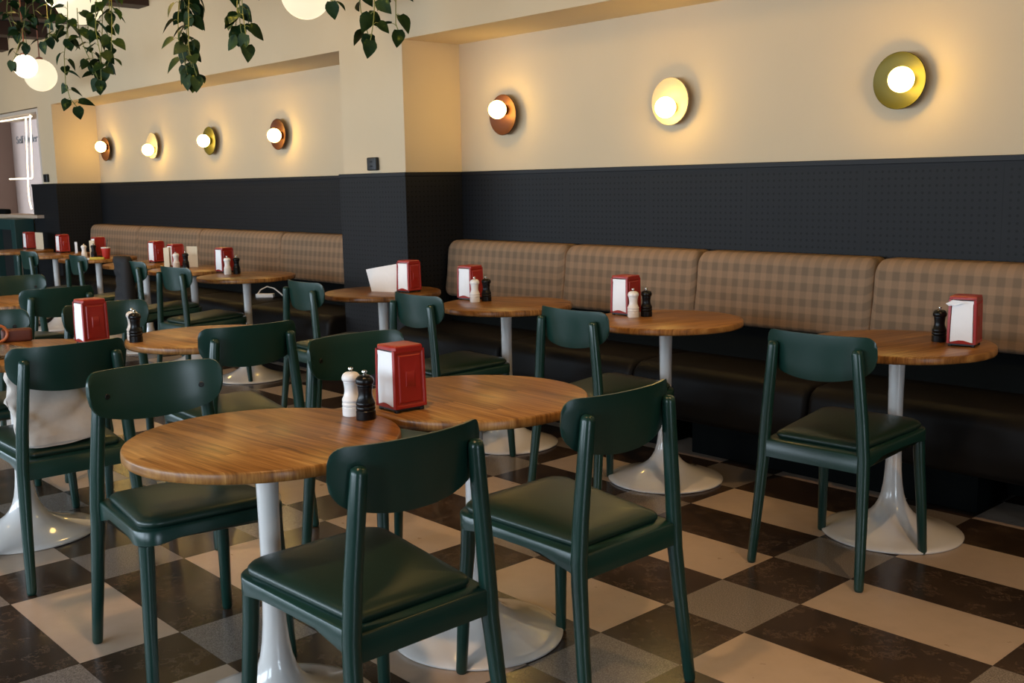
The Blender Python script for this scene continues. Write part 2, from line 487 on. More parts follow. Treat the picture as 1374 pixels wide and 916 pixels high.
def make_chair():
    root = empty('dining_chair', 'chair', 'chair')
    # seat frame: slab with rails that deepen at the legs
    bm = bmesh.new()
    A = dict(w_r=.186, w_f=.212, y0=-.012, y1=.462, rf=.060, rr=.012)
    def zb(x, y):
        d = min(math.hypot(abs(x)-.19, y-.0), math.hypot(abs(x)-.185, y-.42))
        k = max(0.0, 1-max(0, d-.03)/.075); k = k*k*(3-2*k)
        return .420-(.032 if y < .2 else .012)*k
    r0 = outline(**A, inset=.014); r1 = outline(**A, inset=.0)
    loft(bm, [[(x, y, zb(x, y)) for x, y in r0], [(x, y, zb(x, y)+.004) for x, y in r1],
              [(x, y, .450) for x, y in r1], [(x, y, .4545) for x, y in outline(**A, inset=.004)]])
    for v in bm.verts: v.co.z += .050*max(0, v.co.y)
    obj('seat_frame', bm, MAT['green_paint'], root, angle=50)
    # upholstered pad
    bm = bmesh.new()
    B = dict(w_r=.168, w_f=.200, y0=.022, y1=.452, rf=.058, rr=.03)
    prof = [(.012, .452), (.006, .457), (.002, .463), (.002, .469), (.007, .475), (.016, .4805), (.032, .4845), (.06, .4875), (.10, .489), (.145, .4895)]
    loft(bm, [[(x, y, z) for x, y in outline(**B, inset=i)] for i, z in prof])
    for v in bm.verts: v.co.z += .050*max(0, v.co.y)
    obj('seat_pad', bm, MAT['green_leather'], root, angle=60)
    # legs
    for s in (-1, 1):
        bm = bmesh.new()
        P = [(s*.208, -.042, 0), (s*.2078, -.0415, .004), (s*.2075, -.041, .01), (s*.199, -.019, .2), (s*.1905, -.001, .38), (s*.189, .001, .44), (s*.180, .001, .56), (s*.166, -.001, .70), (s*.1575, -.003, .79), (s*.1568, -.003, .800), (s*.1565, -.003, .805), (s*.1565, -.003, .8065)]
        Rr = [.0115, .0148, .0160, .0186, .0210, .0212, .0208, .0198, .0184, .0168, .0105, .001]
        add_tube(bm, P, Rr, 16)
        obj('leg', bm, MAT['green_paint'], root, angle=60)
    for s in (-1, 1):
        bm = bmesh.new()
        P = [(s*.203, .447, 0), (s*.2028, .4468, .004), (s*.2025, .4465, .01), (s*.195, .437, .2), (s*.187, .425, .36), (s*.185, .422, .430)]
        Rr = [.0115, .0148, .0160, .0182, .0202, .0206]
        add_tube(bm, P, Rr, 16)
        obj('leg', bm, MAT['green_paint'], root, angle=60)
    # curved plywood back
    bm = bmesh.new()
    W, th = .206, .0115
    xs = []
    N = 34
    for i in range(N+1):
        a = -1+2*i/N
        xs.append(W*math.copysign(1-(1-abs(a))**1.35, a))
    def rng(x):
        a = abs(x); rt, rb = .034, .048
        top = .845; bot = .683+.042*(a/W)**2.2
        if a > W-rt: top -= rt-math.sqrt(max(0, rt*rt-(a-(W-rt))**2))
        if a > W-rb: bot += rb-math.sqrt(max(0, rb*rb-(a-(W-rb))**2))
        return top, bot
    K = 7
    front, back = [], []
    for x in xs:
        tp, bt = rng(x)
        yb = -.009+.85*x*x+9*x**4
        tx = Vector((1, 1.7*x+36*x**3)).normalized(); nx, ny = -tx.y, tx.x
        cf, cb = [], []
        for k in range(K+1):
            z = bt+(tp-bt)*k/K
            lean = (z-.77)*-.10
            e = .0022 if k in (0, K) else 0.0
            cb.append(bm.verts.new((x+nx*e, yb+lean+ny*e, z)))
            cf.append(bm.verts.new((x+nx*(th-e), yb+lean+ny*(th-e), z)))
        front.append(cf); back.append(cb)
    for i in range(N):
        for k in range(K):
            bm.faces.new((front[i][k], front[i+1][k], front[i+1][k+1], front[i][k+1]))
            bm.faces.new((back[i][k], back[i][k+1], back[i+1][k+1], back[i+1][k]))
        for k in (0, K):
            q = (front[i][k], back[i][k], back[i+1][k], front[i+1][k])
            bm.faces.new(q)
    for i in (0, N):
        for k in range(K): bm.faces.new((front[i][k], front[i][k+1], back[i][k+1], back[i][k]))
    br = obj('backrest', bm, MAT['green_paint'], root, angle=45)
    for s in (-1, 1):
        bm = bmesh.new()
        x = s*.143; y = -.009+.85*x*x+9*x**4+.0116
        prof = [(.0001, .0), (.0088, .0), (.0088, .0025), (.007, .004), (.004, .004), (.0038, .0022), (.0001, .0022)]
        add_lathe(bm, prof, 16)
        ang = math.atan2(1.7*x+36*x**3, 1)
        bmesh.ops.rotate(bm, verts=bm.verts, cent=(0, 0, 0), matrix=Matrix.Rotation(-PI/2, 3, 'X'))
        bmesh.ops.rotate(bm, verts=bm.verts, cent=(0, 0, 0), matrix=Matrix.Rotation(ang, 3, 'Z'))
        bmesh.ops.translate(bm, verts=bm.verts, vec=(x, y, .768))
        obj('bolt', bm, MAT['bolt_black'], br)
    return root

chair0 = make_chair()
L_, R_ = math.radians(90), math.radians(-90)
G1, G2 = 'chairs at the free standing tables', 'chairs facing the banquettes'
CH = [
 (-1.755, 1.325, 90.5, 'dark green wooden chair nearest the camera, back turned, at the front table', G1),
 (-1.748, 1.990, 91, 'green chair right of the nearest chair, back turned, seat toward the second front table', G1),
 (-1.922, 3.135, 2, 'rightmost green chair, standing alone at the right bench table', G2),
 (-3.072, 1.318, -95, 'green chair facing the camera across the front table, inside of its curved back showing bolts', G1),
 (-3.715, 1.310, 89, 'green chair at left with a cream tote bag on its seat', G1),
 (-3.665, 1.985, 87, 'green chair with its back to the camera behind the left half of the front table', G1),
 (-3.150, 2.090, -90, 'green chair facing right directly behind the black and white mills of the front table', G1),
 (-4.07, 3.058, -3, 'green chair at the bench table just right of the pilaster', G2),
 (-3.065, 3.103, -3, 'green chair at the bench table with mills, between the pilaster table and the right table', G2),
 (-5.14, 3.085, -4, 'green chair left of the small shaded table that stands against the pilaster', G2),
 (-6.84, 3.115, 3, 'green chair at the far bench table nearest the pilaster', G2),
 (-7.70, 3.20, -3, 'far green chair with a black jacket hung over its back', G2),
 (-8.83, 3.20, -3, 'far green chair in front of the table with the red drink cup', G2),
 (-9.86, 3.15, 0, 'farthest green chair near the far pilaster, before the two red napkin holders', G2),
 (-5.93, 2.06, 93, 'green chair turned away at left, behind the red napkin holder on the laptop table', G1),
 (-7.02, 2.14, -90, 'green chair facing right at the left picture edge, farthest of the free standing rows', G1),
 (-4.98, 1.92, -90, 'green chair facing right just behind the mills on the left table', G1),
 (-5.03, 1.385, -90, 'green chair facing right at the left picture edge behind the brown handbag', G1),
 (-11.05, 3.15, 0, 'sliver of green chair back at the left edge, before the bin station', G2),
]
for i, (x, y, a, lab, g) in enumerate(CH):
    o = chair0 if i == 0 else copy_tree(chair0)
    o.location = (x, y, 0); o.rotation_euler = (0, 0, math.radians(a))
    o['label'] = lab; o['group'] = g

# ------------------------------------------------------------------ tulip table
RT, ZT = .345, .745
def make_table():
    root = empty('pedestal_table', 'table', 'table')
    bm = bmesh.new()
    prof = [(0, .715), (RT-.012, .715), (RT-.003, .7170), (RT-.0005, .720), (RT, .726), (RT-.0005, .739), (RT-.0025, .7432), (RT-.006, .745), (0, .745)]
    add_lathe(bm, prof, 96)
    obj('tabletop', bm, MAT['wood'], root, angle=50)
    bm = bmesh.new()
    prof = [(.256, 0), (.262, .003), (.263, .008), (.258, .0125), (.235, .0185), (.20, .0275), (.16, .0405), (.125, .055), (.10, .069), (.08, .085), (.064, .105), (.051, .13), (.042, .16), (.0355, .20), (.031, .25), (.0285, .31), (.0272, .38), (.0270, .48), (.028, .58), (.0295, .67), (.030, .700), (.12, .706), (.12, .7148), (0, .7148)]
    add_lathe(bm, [(0, 0)]+prof, 64)
    obj('pedestal', bm, MAT['white_enamel'], root, angle=40)
    return root
table0 = make_table()
GT, GB = 'round tables in the middle of the room', 'round tables along the banquettes'
TB = [
 (-2.360, 1.295, 4, 'round wooden pedestal table in the foreground with white and black mills at its edge', GT),
 (-2.362, 1.987, -3, 'round wooden pedestal table behind the foreground one, carrying the largest red napkin holder', GT),
 (-1.935, 3.735, 80, 'round wooden pedestal table furthest right, at the checked bench', GB),
 (-3.04, 3.715, 75, 'round wooden pedestal table second from the right along the checked bench', GB),
 (-4.07, 3.67, 8, 'round wooden pedestal table at the left end of the near bench, beside the pilaster', GB),
 (-5.12, 3.635, 10, 'shaded round pedestal table against the black pilaster', GB),
 (-4.19, 2.065, 5, 'round wooden pedestal table in the left middle, clear except for mills at its left edge', GT),
 (-4.38, 1.320, 0, 'round wooden pedestal table at left edge with laptop and red napkin holder', GT),
 (-6.46, 2.05, 0, 'round wooden table cut by the left picture edge, between two green chairs', GT),
 (-6.86, 3.690, 7, 'round wooden pedestal table nearest the pilaster along the far bench', GB),
 (-7.78, 3.730, 0, 'round wooden table on the far bench with napkin holder between two cards', GB),
 (-8.76, 3.770, 0, 'round wooden table on the far bench partly behind the black jacket', GB),
 (-9.87, 3.800, 0, 'round wooden table on the far bench with a red drink cup', GB),
 (-10.87, 3.760, 0, 'round wooden table at the left end of the far bench, second from the bin station', GB),
 (-11.92, 3.75, 0, 'farthest round wooden table in front of the far pilaster', GB),
]
for i, (x, y, a, lab, g) in enumerate(TB):
    o = table0 if i == 0 else copy_tree(table0)
    o.location = (x, y, 0); o.rotation_euler = (0, 0, math.radians(a))
    o['label'] = lab; o['group'] = g
    if i == 5:
        for ch in o.children:
            if ch.name.startswith('tabletop'):
                ch.data = ch.data.copy(); ch.data.materials[0] = MAT['wood_shaded']

# ------------------------------------------------------------------ napkin holder
def make_holder():
    root = empty('napkin_holder', 'holder', 'napkin holder')
    w, d, h, z0 = .0505, .052, .186, .012
    bm = bmesh.new()
    def ztop(y): return h-.004*abs(y)/d
    for s in (-1, 1):
        # embossed side plate: nested rectangles stepping in and out
        X = s*w
        levels = [(0, 0, 0), (.006, 0, .0), (.010, .0, -.0022), (.0145, .0, -.0022), (.0175, .0, .0006), (.0365, .022, .0006), (.0385, .024, .0024)]
        rings = []
        for ins, insz, dep in levels:
            y0, y1 = -d+ins, d-ins
            za, zb = z0+ins+insz, h-.012-ins-insz
            tp = .9+.0
            rings.append([bm.verts.new((X+s*dep-s*.0035*((z-z0)/h), y*(1-.04*(z-z0)/h), z)) for y, z in ((y0, za), (y1, za), (y1, zb), (y0, zb))])
        for a, b in zip(rings[:-1], rings[1:]):
            for i in range(4): bm.faces.new((a[i], a[(i+1) % 4], b[(i+1) % 4], b[i]))
        bm.faces.new(rings[-1])
        # flanges folded round the ends
        for e in (-1, 1):
            def P(x, y, z): return bm.verts.new((x-s*.0035*((z-z0)/h), y*(1-.04*(z-z0)/h), z))
            q = [P(X, e*d, z0), P(X-s*.009, e*(d+.0015), z0), P(X-s*.009, e*(d+.0015), h-.013), P(X, e*d, h-.013)]
            bm.faces.new(q)
            q2 = [P(X-s*.009, e*(d+.0015), z0), P(X-s*.009, e*(d-.012), z0), P(X-s*.009, e*(d-.012), h-.013), P(X-s*.009, e*(d+.0015), h-.013)]
            bm.faces.new(q2)
    # folded roof: shoulders, sloping ends, clipped corners
    wt, dt = w-.0035, d*.96
    lo = [(-wt, -dt+.006), (-wt+.012, -dt), (wt-.012, -dt), (wt, -dt+.006), (wt, dt-.006), (wt-.012, dt), (-wt+.012, dt), (-wt, dt-.006)]
    rings = []
    for ins, z in ((0, h-.0125), (0, h-.005), (.0012, h-.0025), (.003, h-.0012), (.02, h+.0008)):
        rings.append([(x*(1-ins/wt), y*(1-ins/dt), z) for x, y in lo])
    loft(bm, rings)
    # floor tray with little lips at both ends
    add_box(bm, -w+.001, w-.001, -d+.002, d-.002, z0-.001, z0+.004)
    for e in (-1, 1):
        a = [bm.verts.new(p) for p in ((-w+.010, e*(d+.001), z0), (w-.010, e*(d+.001), z0), (w-.016, e*(d+.002), z0+.006), (.008, e*(d+.003), z0+.013), (-.008, e*(d+.003), z0+.013), (-w+.016, e*(d+.002), z0+.006))]
        bm.faces.new(a)
    o = obj('case', bm, MAT['red_enamel'], root, angle=25)
    # napkins
    bm = bmesh.new()
    prof = []
    n = 10
    for i in range(n+1):
        f = i/n; z = z0+.005+f*(h-.022-z0)
        bul = .0016*math.sin(PI*f); hw = (w-.0115)*1.0-.0035*f
        if i == n: hw += .006
        yy = d*(1-.04*f)-.0005+bul
        prof.append([(-hw, -yy+.001, z), (-hw*.5, -yy-.0006, z), (hw*.5, -yy-.0006, z), (hw, -yy+.001, z), (hw, yy-.001, z), (hw*.5, yy+.0006, z), (-hw*.5, yy+.0006, z), (-hw, yy-.001, z)])
    loft(bm, prof)
    obj('napkin_stack', bm, MAT['napkin'], root, angle=50)
    bm = bmesh.new(); add_box(bm, -w+.006, w-.006, -d+.006, d-.006, .005, .0115); obj('base_plate', bm, MAT['black_plastic'], root, smooth=False)
    for sx in (-1, 1):
        for sy in (-1, 1):
            bm = bmesh.new(); add_lathe(bm, [(0, 0), (.0065, 0), (.0075, .002), (.0075, .0055), (0, .0055)], 14, (sx*(w-.011), sy*(d-.011), 0))
            obj('foot', bm, MAT['black_plastic'], root)
    return root
holder0 = make_holder()
GN = 'red napkin holders'
NH = [
 (-2.368, 1.732, -3, 'largest red napkin holder, beside the mills on the second front table'),
 (-4.352, 1.626, 2, 'red napkin holder on the left table above the tote bag chair'),
 (-1.722, 3.822, 12, 'rightmost red napkin holder with a black mill behind it'),
 (-3.287, 3.722, 4, 'red napkin holder with a mill pair on the second bench table from the right'),
 (-4.372, 3.685, 8, 'red napkin holder before the left end of the near checked bench'),
 (-4.965, 3.716, 8, 'red napkin holder with a white folded menu on the shaded pilaster table'),
 (-7.255, 3.730, 5, 'red napkin holder on the far bench table nearest the pilaster'),
 (-8.085, 3.735, 2, 'red napkin holder standing between two cream cards on the far bench table'),
 (-8.735, 3.865, 6, 'red napkin holder on the far table half hidden by the jacket chair'),
 (-10.02, 3.87, 2, 'red napkin holder behind a cream card on the cup table'),
 (-11.05, 3.905, 4, 'red napkin holder without a card, second from left at the far end'),
 (-12.10, 3.925, 2, 'farthest left red napkin holder with a tan card on its right'),
]
for i, (x, y, a, lab) in enumerate(NH):
    o = holder0 if i == 0 else copy_tree(holder0)
    o.location = (x, y, ZT); o.rotation_euler = (0, 0, math.radians(a))
    o['label'] = lab; o['group'] = GN

# a napkin pulled half out of the right hand holder is modelled as one loose napkin
bm = bmesh.new()
pts = [(-.047, -.0545, .150), (-.020, -.0565, .152), (.012, -.0560, .164), (-.006, -.0555, .1705), (-.034, -.0560, .1715), (-.042, -.0575, .166), (-.056, -.0600, .158)]
a = [bm.verts.new(p) for p in pts]; b = [bm.verts.new((p[0], p[1]-.0012, p[2])) for p in pts]
bm.faces.new(a); bm.faces.new(b[::-1])
for i in range(len(a)): bm.faces.new((a[i], a[(i+1) % len(a)], b[(i+1) % len(a)], b[i]))
nap = obj('napkin', bm, MAT['napkin'], smooth=False)
nap.location = (-1.722, 3.822, ZT); nap.rotation_euler = (0, 0, math.radians(12))
tag(nap, 'loose white napkin corner poking from the rightmost red holder', 'napkin')

# ------------------------------------------------------------------ mills
def make_mill(name, mat, cat):
    root = empty(name, 'mill', cat)
    bm = bmesh.new()
    add_lathe(bm, [(0, 0), (.0255, 0), (.0265, .001), (.0265, .0235), (.0255, .0245), (.0245, .0255), (.0255, .0265), (.0266, .029), (.0266, .034), (.0255, .036), (.0243, .037), (.0252, .0385), (.0262, .041), (.0262, .0455), (.0252, .0475), (.0236, .051), (.0215, .056), (.0196, .0625), (.0188, .069), (.0190, .076), (.0198, .083), (.0206, .088), (.0206, .0895), (.0190, .0905), (0, .0905)], 36)
    obj('body', bm, mat, root, angle=35)
    bm = bmesh.new()
    add_lathe(bm, [(0, .0906), (.0192, .0906), (.0212, .0915), (.0216, .0935), (.0212, .0948), (.0222, .0955), (.0244, .0985), (.0254, .1025), (.0250, .107), (.0232, .112), (.0198, .1162), (.0148, .1192), (.009, .1205), (.0055, .121), (0, .121)], 36)
    obj('head', bm, mat, root, angle=35)
    bm = bmesh.new()
    add_lathe(bm, [(0, .121), (.0052, .121), (.0052, .1225), (.0036, .1235), (.0036, .1255), (.0058, .1268), (.0070, .1290), (.0066, .1315), (.0046, .1332), (0, .1338)], 18)
    obj('knob', bm, MAT['chrome'], root, angle=35)
    return root
mw0 = make_mill('salt_mill', MAT['mill_white'], 'salt mill')
mb0 = make_mill('pepper_mill', MAT['mill_black'], 'pepper mill')
where = ['on the foreground table', 'at the left edge of the clear middle table', 'on the second bench table from the right',
         'on the table at the left end of the near bench', 'on the far bench table nearest the pilaster',
         'between the cream cards on the far bench', 'on the far table with the red cup']
ML = [((-2.403, 1.590), (-2.334, 1.588)), ((-4.315, 1.785), (-4.250, 1.768)), ((-3.190, 3.664), (-3.165, 3.727)),
      ((-4.250, 3.612), (-4.235, 3.680)), ((-7.060, 3.650), (-7.045, 3.715)), ((-7.925, 3.662), (-7.885, 3.722)), ((-9.935, 3.700), (-9.885, 3.770))]
for i, (a, b) in enumerate(ML):
    o = mw0 if i == 0 else copy_tree(mw0)
    o.location = (*a, ZT); o['label'] = 'white salt mill ' + where[i]; o['group'] = 'white salt mills'
    o = mb0 if i == 0 else copy_tree(mb0)
    o.location = (*b, ZT); o['label'] = 'black pepper mill ' + where[i]; o['group'] = 'black pepper mills'
o = copy_tree(mb0); o.location = (-1.832, 3.852, ZT)
o['label'] = 'black pepper mill behind the rightmost red napkin holder'; o['group'] = 'black pepper mills'

# ------------------------------------------------------------------ cards and small things
def card(name, p0, p1, h0, h1, mat, lab, lean=0.0, cat='menu card', group=None, fold=None):
    """a folded card standing on the table from p0 to p1"""
    bm = bmesh.new()
    p0 = Vector((*p0, 0)); p1 = Vector((*p1, 0)); d = (p1-p0); n = Vector((-d.y, d.x, 0)).normalized()
    th = .0016
    for side in ((0, 1) if fold else (0,)):
        q0, q1 = p0, p1
        if side: q1 = p0+fold*n+d*.9
        nn = Vector((-(q1-q0).y, (q1-q0).x, 0)).normalized()*th
        base = [q0, q1, q1+Vector((0, 0, h1))+nn*0+n*lean, q0+Vector((0, 0, h0))+n*lean]
        a = [bm.verts.new(v) for v in base]; b = [bm.verts.new(v+nn) for v in base]
        bm.faces.new(a); bm.faces.new(b[::-1])
        for i in range(4): bm.faces.new((a[i], a[(i+1) % 4], b[(i+1) % 4], b[i]))
    o = obj(name, bm, mat, smooth=False)
    o.location = (0, 0, ZT)
    return tag(o, lab, cat, group)

# curled menu beside the pilaster holder
bm = bmesh.new()
grid = []
for i in range(13):
    f = i/12
    X = -4.965-.045-.165*f; Y = 3.655-.040*math.sin(f*PI*.55)-.02*f
    col = []
    for k in range(7):
        g = k/6
        z = .004+.03*f*0+g*(.165-.038*f)
        col.append((X-.050*g*f, Y+.010*g*(1-f), z))
    grid.append(col)
for dth in (0, .0015):
    vs = [[bm.verts.new((p[0], p[1]+dth, p[2])) for p in c] for c in grid]
    for i in range(12):
        for k in range(6): bm.faces.new((vs[i][k], vs[i+1][k], vs[i+1][k+1], vs[i][k+1]))
o = obj('paper_menu', bm, MAT['white_card']); o.location = (0, 0, ZT-.004)
tag(o, 'white paper menu curling open beside the holder on the shaded pilaster table', 'menu')
GC = 'cream menu cards'
card('menu_card', (-8.13, 3.655), (-8.055, 3.665), .155, .165, MAT['card'], 'cream card leaning on the left side of a far napkin holder', .0, group=GC, fold=.02)
card('menu_card', (-8.02, 3.80), (-7.92, 3.84), .165, .165, MAT['card'], 'cream card standing right of the far napkin holder behind the mills', .0, group=GC)
card('menu_card', (-10.02, 3.785), (-9.93, 3.795), .155, .160, MAT['card'], 'cream card left of the holder on the red cup table', .0, group=GC)
card('menu_card', (-12.02, 3.965), (-11.86, 3.99), .180, .178, MAT['card'], 'tan card on the right of the farthest left napkin holder', .0, group=GC)
card('paper_slip', (-10.87, 3.96), (-10.83, 3.97), .11, .11, MAT['white_card'], 'small white paper standing between two far red holders', .0, 'paper')

# drink cup with straw
cup = empty('drink_cup', 'red paper cup with pale rim and dark straw on far table', 'cup', (-9.67, 3.80, ZT))
bm = bmesh.new(); add_lathe(bm, [(0, 0), (.029, 0), (.030, .002), (.040, .098), (.0385, .098), (.028, .004), (0, .004)], 32); obj('cup_body', bm, MAT['red_cup'], cup)
bm = bmesh.new(); add_lathe(bm, [(.0385, .096), (.042, .096), (.043, .100), (.041, .104), (.037, .104), (.0, .1035)], 32); obj('lid', bm, MAT['white_card'], cup)
bm = bmesh.new(); add_tube(bm, [(0, 0, .06), (.012, .004, .12), (.030, .010, .175)], .0035, 8); obj('straw', bm, MAT['black_plastic'], cup)
# snack pack
pk = empty('snack_pack', 'small white and yellow pack lying on the red cup table', 'pack', (-9.62, 3.66, ZT), math.radians(60))
bm = bmesh.new(); add_box(bm, -.095, -.03, -.022, .022, 0, .020, .006); obj('white_end', bm, MAT['white_card'], pk)
bm = bmesh.new(); add_box(bm, -.03, .095, -.023, .023, 0, .023, .007); obj('yellow_sleeve', bm, MAT['yellow'], pk)
# laptop
lp = empty('laptop', 'closed silver laptop lying on the left table', 'laptop', (-4.355, 1.262, ZT), math.radians(8))
def slab(w, d, z0, z1, r, bevel=.003):
    bm = bmesh.new()
    def ring(ins, z):
        pts = []
        for cx, cy, a in ((w-r, d-r, 0), (-w+r, d-r, 90), (-w+r, -d+r, 180), (w-r, -d+r, 270)):
            for i in range(7):
                t_ = math.radians(a+15*i); pts.append((cx+(r-ins)*math.cos(t_), cy+(r-ins)*math.sin(t_), z))
        return pts
    loft(bm, [ring(bevel, z0), ring(0, z0+bevel), ring(0, z1-bevel*.6), ring(bevel*.6, z1)])
    return bm
obj('base', slab(.15, .105, .001, .0085, .012), MAT['silver'], lp)
obj('lid', slab(.15, .105, .0088, .0135, .012, .002), MAT['silver'], lp)
# handbag
hb = empty('handbag', 'small brown leather bag with an orange loop on the left table', 'bag', (-4.665, 1.430, ZT), math.radians(75))
bm = bmesh.new(); add_box(bm, -.060, .060, -.022, .022, 0, .055, .012, 3); obj('bag_body', bm, MAT['brown_leather'], hb)
bm = bmesh.new()
P = [(-.070+.034*math.cos(a), -.028, .041+.034*math.sin(a)) for a in [2*PI*i/20 for i in range(21)]]
add_tube(bm, P, .006, 8); obj('loop_handle', bm, MAT['orange_leather'], hb)
# charger
chg = empty('power_strip', 'white power strip and cable lying on the far bench seat', 'power strip', (-7.76, 4.335, .4695), math.radians(40))
bm = bmesh.new(); add_box(bm, -.075, .075, -.024, .024, 0, .032, .006); obj('strip_body', bm, MAT['white_card'], chg)
bm = bmesh.new(); add_tube(bm, [(-.07, 0, .02), (-.05, .03, .06), (.0, .05, .085), (.06, .05, .07), (.12, .03, .03), (.16, .0, .006), (.2, -.02, .004)], .005, 8); obj('cable', bm, MAT['white_card'], chg)

# tote bag on the chair seat
tb = empty('tote_bag', 'cream canvas tote bag propped on the left green chair seat', 'bag', (-3.80, 1.305, .489))
bm = bmesh.new()
random.seed(3)
nu, nz = 84, 30
from mathutils import noise as mn
rings = []
for k in range(nz+1):
    g = k/nz; z = g*.262
    wv = .128+.020*math.sin(g*2.6); dv = .050*(1-.62*g)+.004
    ring = []
    for i in range(nu):
        a = 2*PI*i/nu
        cx, sx = math.cos(a), math.sin(a)
        x = dv*math.copysign(abs(cx)**.55, cx); y = wv*math.copysign(abs(sx)**.55, sx)
        q = mn.noise(Vector((x*9, y*9+g*3, z*11)))*.020 + abs(mn.noise(Vector((x*9+4, y*10-z*11, z*7))))*.030 - abs(mn.noise(Vector((x*14, y*16+z*14, z*11+5))))*.012
        edge = .5+.5*min(1, g*4)
        ring.append((x+q*edge*(1 if cx > 0 else -1), y-.035*g-.02+q*.8, z + (.020*(y+.15) if k else .10*max(0, y+.02)) + (.014*mn.noise(Vector((y*9, 3, 1))) if k > 2 else 0)))
    rings.append(ring)
loft(bm, rings)
obj('bag_body', bm, MAT['canvas'], tb, angle=80)
bm = bmesh.new()
hem = [(x*1.05+.001, y*1.012, z) for x, y, z in rings[1]]; hem2 = [(x*1.04+.001, y*1.01, z+.002) for x, y, z in rings[4]]
va = [bm.verts.new(p) for p in hem]; vb = [bm.verts.new(p) for p in hem2]
for i in range(nu): bm.faces.new((va[i], va[(i+1) % nu], vb[(i+1) % nu], vb[i]))
obj('hem', bm, MAT['canvas'], tb, angle=80)

# jacket hung over the far chair back
jk = empty('jacket', 'black quilted jacket hanging over the far green chair back', 'jacket', (-7.79, 3.195, .50))
bm = bmesh.new()
rings = []
nu = 28
for k in range(19):
    g = k/18; z = g*.375
    wv = .125-.035*g; dv = .055-.015*g
    puff = .010*abs(math.sin(g*PI*5))
    ring = []
    for i in range(nu):
        a = 2*PI*i/nu; cx, sx = math.cos(a), math.sin(a)
        q = mn.noise(Vector((cx*2, sx*2+7, z*7)))*.018
        ring.append(((wv+puff+q)*math.copysign(abs(cx)**.7, cx)+.02*math.sin(g*4), (dv+puff+q)*math.copysign(abs(sx)**.8, sx)-.012, z))
    rings.append(ring)
loft(bm, rings)
obj('jacket_body', bm, MAT['navy_cloth'], jk, angle=80)
bm = bmesh.new()
P = [(.085, -.02, .33), (.11, -.03, .24), (.125, -.035, .14), (.14, -.04, .05), (.15, -.04, .0)]
add_tube(bm, P, [.035, .042, .045, .042, .03], 14); obj('sleeve', bm, MAT['navy_cloth'], jk, angle=80)

# ------------------------------------------------------------------ banquettes
def cushion_extrude(name, prof, x0, x1, rx, mat, parent, rtop=0.0):
    """closed Y,Z profile swept along X with softened ends"""
    bm = bmesh.new()
    cy_ = sum(p[0] for p in prof)/len(prof); cz_ = sum(p[1] for p in prof)/len(prof)
    stations = []
    for i in range(6):
        a = (PI/2)*i/5
        stations.append((x0+rx*(1-math.sin(a)), rx*(1-math.cos(a))))
    st = [(x0+rx*(1-math.cos(math.radians(18*i))), rx*(1-math.sin(math.radians(18*i)))) for i in range(6)]
    full = st + [(x0+(x1-x0)*f, 0.0) for f in (.25, .5, .75)] + [(x1-(x-x0), s) for x, s in st[::-1]]
    rings = []
    for x, ins in full:
        ring = []
        for y, z in prof:
            dy, dz = y-cy_, z-cz_
            L = math.hypot(dy, dz); k = max(.05, 1-ins/max(L, 1e-4))
            ring.append((x, cy_+dy*k, cz_+dz*k))
        rings.append(ring)
    loft(bm, rings)
    return obj(name, bm, mat, parent, angle=50)

def arcp(c, r, a0, a1, n=6):
    return [(c[0]+r*math.cos(math.radians(a0+(a1-a0)*i/n)), c[1]+r*math.sin(math.radians(a0+(a1-a0)*i/n))) for i in range(n+1)]

back_prof = [(4.592, .63)] + [(4.592, .98)] + arcp((4.570, .975), .022, 0, 90, 3) + arcp((4.500, .932), .065, 95, 172, 7) + [(4.418, .80)] + [(4.412, .70)] + arcp((4.432, .655), .025, 180, 265, 5)
seat_prof = [(4.55, .20), (4.55, .455)] + [(4.30, .468), (4.15, .468)] + arcp((4.065, .385), .080, 80, 180, 8) + [(3.975, .32), (3.985, .27)] + arcp((4.045, .245), .050, 190, 265, 5)

def banquette(name, lab, backs, seats, plinths, x0, x1):
    root = empty(name, lab, 'bench', ((x0+x1)/2, 4.40, 0))
    bpy.context.view_layer.update()
    inv = Matrix.Translation((-(x0+x1)/2, -4.40, 0))
    parts = []
    for a, b in zip(backs[:-1], backs[1:]): parts.append(cushion_extrude('back_cushion', back_prof, a+.001, b-.001, .045, MAT['tweed'], root))
    for a, b in zip(seats[:-1], seats[1:]): parts.append(cushion_extrude('seat_cushion', seat_prof, a+.001, b-.001, .035, MAT['seat_black'], root))
    bm = bmesh.new(); add_box(bm, x0, x1, 4.47, 4.592, .02, .66, .004); parts.append(obj('back_panel', bm, MAT['plinth_black'], root, smooth=False))
    for a, b in plinths:
        bm = bmesh.new(); add_box(bm, a, b, 4.18, 4.47, 0, .205, .006); parts.append(obj('plinth', bm, MAT['plinth_black'], root, smooth=False))
    for p in parts: p.data.transform(inv)
    return root
banquette('banquette', 'near banquette with brown checked back cushions and black seat', [XA+.04, -4.40, -3.43, -2.43, -1.42, -.4, .6, 1.6], [XA+.04, -4.50, -3.49, -2.48, -1.47, -.45, .55, 1.6],
          [(-5.35, -3.45), (-3.25, -1.80), (-1.58, 0.2), (.4, 1.5)], XA+.04, 1.6)
banquette('banquette', 'far banquette with brown checked back cushions, left of the pilaster', [-11.73+.03, -10.45, -9.10, -7.66, XB-.03], [-11.70, -10.6, -9.55, -8.5, -7.45, XB-.03],
          [(-11.6, -9.6), (-9.4, -6.4)], -11.70, XB-.03)

